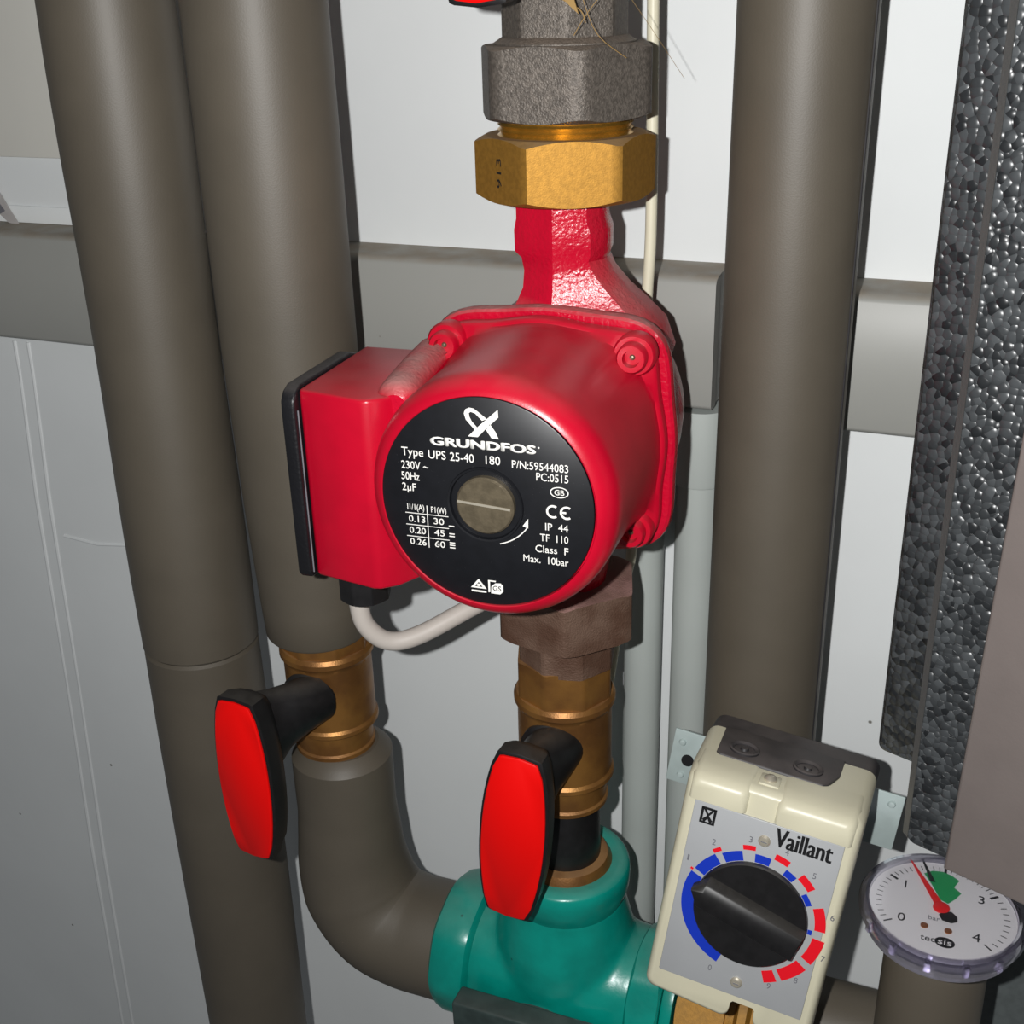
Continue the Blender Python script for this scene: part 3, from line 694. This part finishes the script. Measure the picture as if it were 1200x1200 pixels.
def bar(yy, wt, wb, L0, L1): return [(L0-2.4, yy, 0.5), (L0+2.5, yy, wt), (L1, yy, wt), (L1, yy, -wb), (L0+2.5, yy, -wb)]
g.loft([bar(-3.0, 7.6, 6.2, -23.5, 22.6), bar(-7.5, 5.2, 5.6, -23.6, 22.4), bar(-9.0, 2.2, 5.2, -23.4, 22.0)])
g.build('grip_bar', BLACK, kn, bevel=(0.5, 2), loc=(KC[0], 0, KC[1]), rot=(0, rad(13.5), 0), ang=40)
# galvanised bracket behind the box
br = MB().box(-54, 52, 64.2, 65.6, 11, 38).build('mounting_bracket', GALV, cbx, bevel=(0.5, 2), label='pale galvanised bracket ears either side of the box')
for x, z, r in ((-49.5, 32, 1.9), (-47.5, 15.5, 1.9), (47, 33, 1.9)):
    MB().revolve([(0,-64.3),(r,-64.3),(r*0.7,-63.2),(0,-62.9)], 'y', (x,0,z), 16).build('rivet', GALV, br)
MB().revolve([(0,-64.3),(3.0,-64.3),(3.0,-64.1),(0,-64.1)], 'y', (-45.5,0,23.5), 20).build('bolt_hole', BLACKP, br, label='dark bolt hole')

# ------------------------------------------------------------------ pressure gauge
ga = thing('pressure_gauge', 'round white pressure gauge with red needle lying face up at lower right', 'gauge', (175.4, -139.5, -194), (0, 0, 0))
MB().revolve([(20,-13),(26,-13),(29.5,-10),(30.6,-4),(30.4,-3.6),(28.6,-3.4),(28.6,-1.2),(20,-1.2)], seg=72, closed=True).build('case', RIM, ga)
MB().revolve([(28.8,-4),(31.0,-4.5),(32.6,-3),(32.8,0),(31.9,1.8),(30.2,2.2),(28.9,1.4),(28.8,0)], seg=72, closed=True).build('bezel', RIMC, ga, label='clear plastic bezel ring')
dl = MB().revolve([(0,-2),(28.7,-2),(28.7,-0.2),(0,-0.2)], seg=64).build('dial', DIAL, ga)
MB().revolve([(0,1.0),(28.8,1.0),(28.8,1.8),(0,1.8)], seg=64).build('lens', LENS, ga)
for a in (215, 240, 265, 290, 315):
    MB().box(31.2, 33.2, -1.1, 1.1, -4.0, 1.0).build('bezel_notch', RIMC, ga, rot=(0,0,rad(a)))
KEY = [(0,215), (1,147), (2,91), (3,37), (4,-41)]
def gang(v):
    i = min(3, int(v)); t = v-i; return KEY[i][1]*(1-t)+KEY[i+1][1]*t
tk = MB()
for k in range(41):
    v = k/10
    if 0.9 < v-1 < 0.95: continue
    a = rad(gang(v)); major = k % 10 == 0
    r0, r1, w = (22.3 if major else 23.6), 26.0, ((0.55 if k in (10, 20, 30) else 0.3) if major else 0.16)
    ca, sa = math.cos(a), math.sin(a)
    tk.prism([(r0*ca-w*sa, r0*sa+w*ca), (r0*ca+w*sa, r0*sa-w*ca), (r1*ca+w*sa, r1*sa-w*ca), (r1*ca-w*sa, r1*sa+w*ca)], 'z', -0.2, -0.1)
tk.build('scale_ticks', BLACKP, dl)
for v in range(5):
    a = rad(gang(v)); text('numeral', str(v), 18.2*math.cos(a), 18.2*math.sin(a)-2.0, 4.6, BLACKP, dl, -0.2, facing='z', align='CENTER', thick=0.1)
text('lettering', 'bar', -2.6, -7.6, 2.4, GREYP, dl, -0.2, facing='z', align='CENTER', thick=0.1)
text('lettering', 'tec', -6.8, -20.2, 3.2, BLACKP, dl, -0.2, facing='z', width=5.6, thick=0.1)
MB().prism([(2.4+3.8*math.cos(2*math.pi*k/32), -18.9+2.9*math.sin(2*math.pi*k/32)) for k in range(32)], 'z', -0.2, -0.1).build('oval_mark', BLACKP, dl)
text('lettering', 'sis', 2.4, -20.3, 3.2, DIAL, dl, -0.1, facing='z', align='CENTER', width=5.2, thick=0.1)
for x in (-5.9, 3.2): MB().prism(disc(1.5, 20, (x, -12.1)), 'z', -0.2, 0.2).build('dial_screw', COPPER, dl)
MB().prism([(-8.7,19.7),(-5.5,22.6),(-1.6,23.4),(2.2,22.2),(5.3,19.9),(3.6,15.0),(6.6,12.2),(4.6,8.0),(2.0,4.2),(-1.2,5.6),(-5.4,14.2)], 'z', -0.2, -0.08).build('green_sector', GREEN, dl)
MB().prism([(-9.9,26.6),(-9.2,26.8),(-4.0,15.6),(-5.8,15.2)], 'z', 0.0, 0.3).build('set_pointer', BLACKP, ga, label='fixed dark set pointer')
nd = MB(); nd.prism([(-14.6,25.0),(-14.2,25.3),(0.8,1.6),(-2.2,-0.4)], 'z', 0.3, 0.6); nd.build('needle', NEEDLE, ga)
MB().prism([(0.5,-2.0),(-1.0,-4.2),(0.4,-7.0),(4.0,-7.6),(6.2,-6.0),(6.0,-3.4),(3.6,-1.0)], 'z', 0.3, 0.55).build('counterweight', BLACKP, ga)
MB().revolve([(0,0.2),(3.3,0.2),(3.3,0.7),(2.8,0.9),(0,0.9)], c=(-0.4,0.2,0), seg=28).build('hub', NEEDLE, ga)

# ------------------------------------------------------------------ black bead-foam cover with its grey panel
cv = thing('foam_cover', 'black bead-foam cover with a grey front panel along the right edge', 'cover', (155.5, -165, -146), (0, 0, rad(-20)))
MB().loft([[(x, y, 0) for x, y in ((-16,12),(-17,16),(-17,50),(60,50),(60,12))]] and [rrect(-17.5, 60, 27, 470, 3, 48), rrect(-17.5, 60, 27, 470, 3, 14), rrect(-15.5, 60, 29, 470, 3, 12)]).build('rear_shell', EPS, cv, ang=40)
MB().loft([rrect(0.6, 150, 0.5, 470, 3, 40), rrect(0.6, 150, 0.5, 470, 3, 4), rrect(4.0, 150, 2.5, 470, 3, 0)]).build('front_shell', EPS, cv, ang=40)
MB().loft([[(0.2,13,2.5),(-0.2,13,470),(-0.2,4,470),(0.2,4,2.5)], [(0.6,13,2.5),(0.6,13,470),(0.6,3.4,470),(0.6,3.4,2.5)], [(3.9,3,4),(3.9,3,470),(3.9,-0.2,470),(3.9,-0.2,4)]]).build('edge_strip', FOAMEDGE, cv, label='smooth dark moulded edge of the foam')
MB().loft([[(a+d*k, y, c-d*k2) for a, c, k, k2 in ((19.3,-1,1,-1),(150,-1,-1,-1),(150,469,-1,1),(31,469,1,1))] for d, y in ((0,1),(0,-1.4),(0.6,-2.2),(1.6,-2.6))]).build('panel', PANEL, cv, ang=50, label='smooth grey front panel')

dk = thing('lower_cover', 'dark grey foam block against the wall behind the gauge riser', 'cover', (260, -2, -360))
MB().box(-62, 120, -52, 0, 8, 150).build('block', DARKBLOCK, dk, bevel=(3, 3))
MB().box(-63, 121, -54, 0, 0, 8).build('lower_edge', FOAMEDGE, dk, bevel=(1, 2))

# ------------------------------------------------------------------ small things: paper tag on the wall, straw and cobweb
tg = thing('paper_tag', 'scrap of grey printed paper stuck to the wall at the left edge', 'paper', (-384, -3.2, 34))
MB().prism([(-40,36),(-22,34),(-12,22),(-4,8),(2,-2),(-6,-1),(-12,4),(-18,13),(-30,20),(-40,22)], 'y', -0.5, 0).build('sheet', PAPER, tg)
MB().prism([(-20,16),(-13,14),(-7,6),(-11,4),(-15,8),(-21,11)], 'y', -0.8, -0.5).build('ink_mark', GREYP, tg)
MB().prism([(-24,22),(-19,25),(-15,22),(-17,20),(-22,19.5)], 'y', -0.8, -0.5).build('ink_mark', GREYP, tg)
cw = MB()
def hair(pts, r): cw.tube(smooth_path(pts, 4), r, seg=5)
hair([(12,-125,165),(17,-128,150),(22,-126,138),(30,-118,130)], 0.13)
hair([(36,-112,166),(27,-122,156),(19,-127,146),(14,-129,138)], 0.13)
hair([(0,-130,158),(6,-129,152),(11,-128,149)], 0.18)
hair([(11,-128,149),(15,-127,155),(17,-128,160)], 0.2)
hair([(11,-128,149),(16,-127,146),(18,-128,142)], 0.2)
hair([(24,-121,160),(33,-100,140),(40,-75,120)], 0.09)
cw.prism([(10,150),(12,151.5),(14.6,155),(14,149.5),(15.6,145),(12.4,147.6)], 'y', -128.4, -127.8)
tag(cw.build('cobweb', WEB), 'dry straw and cobweb caught on the iron reducer at the top', 'cobweb', kind='stuff')
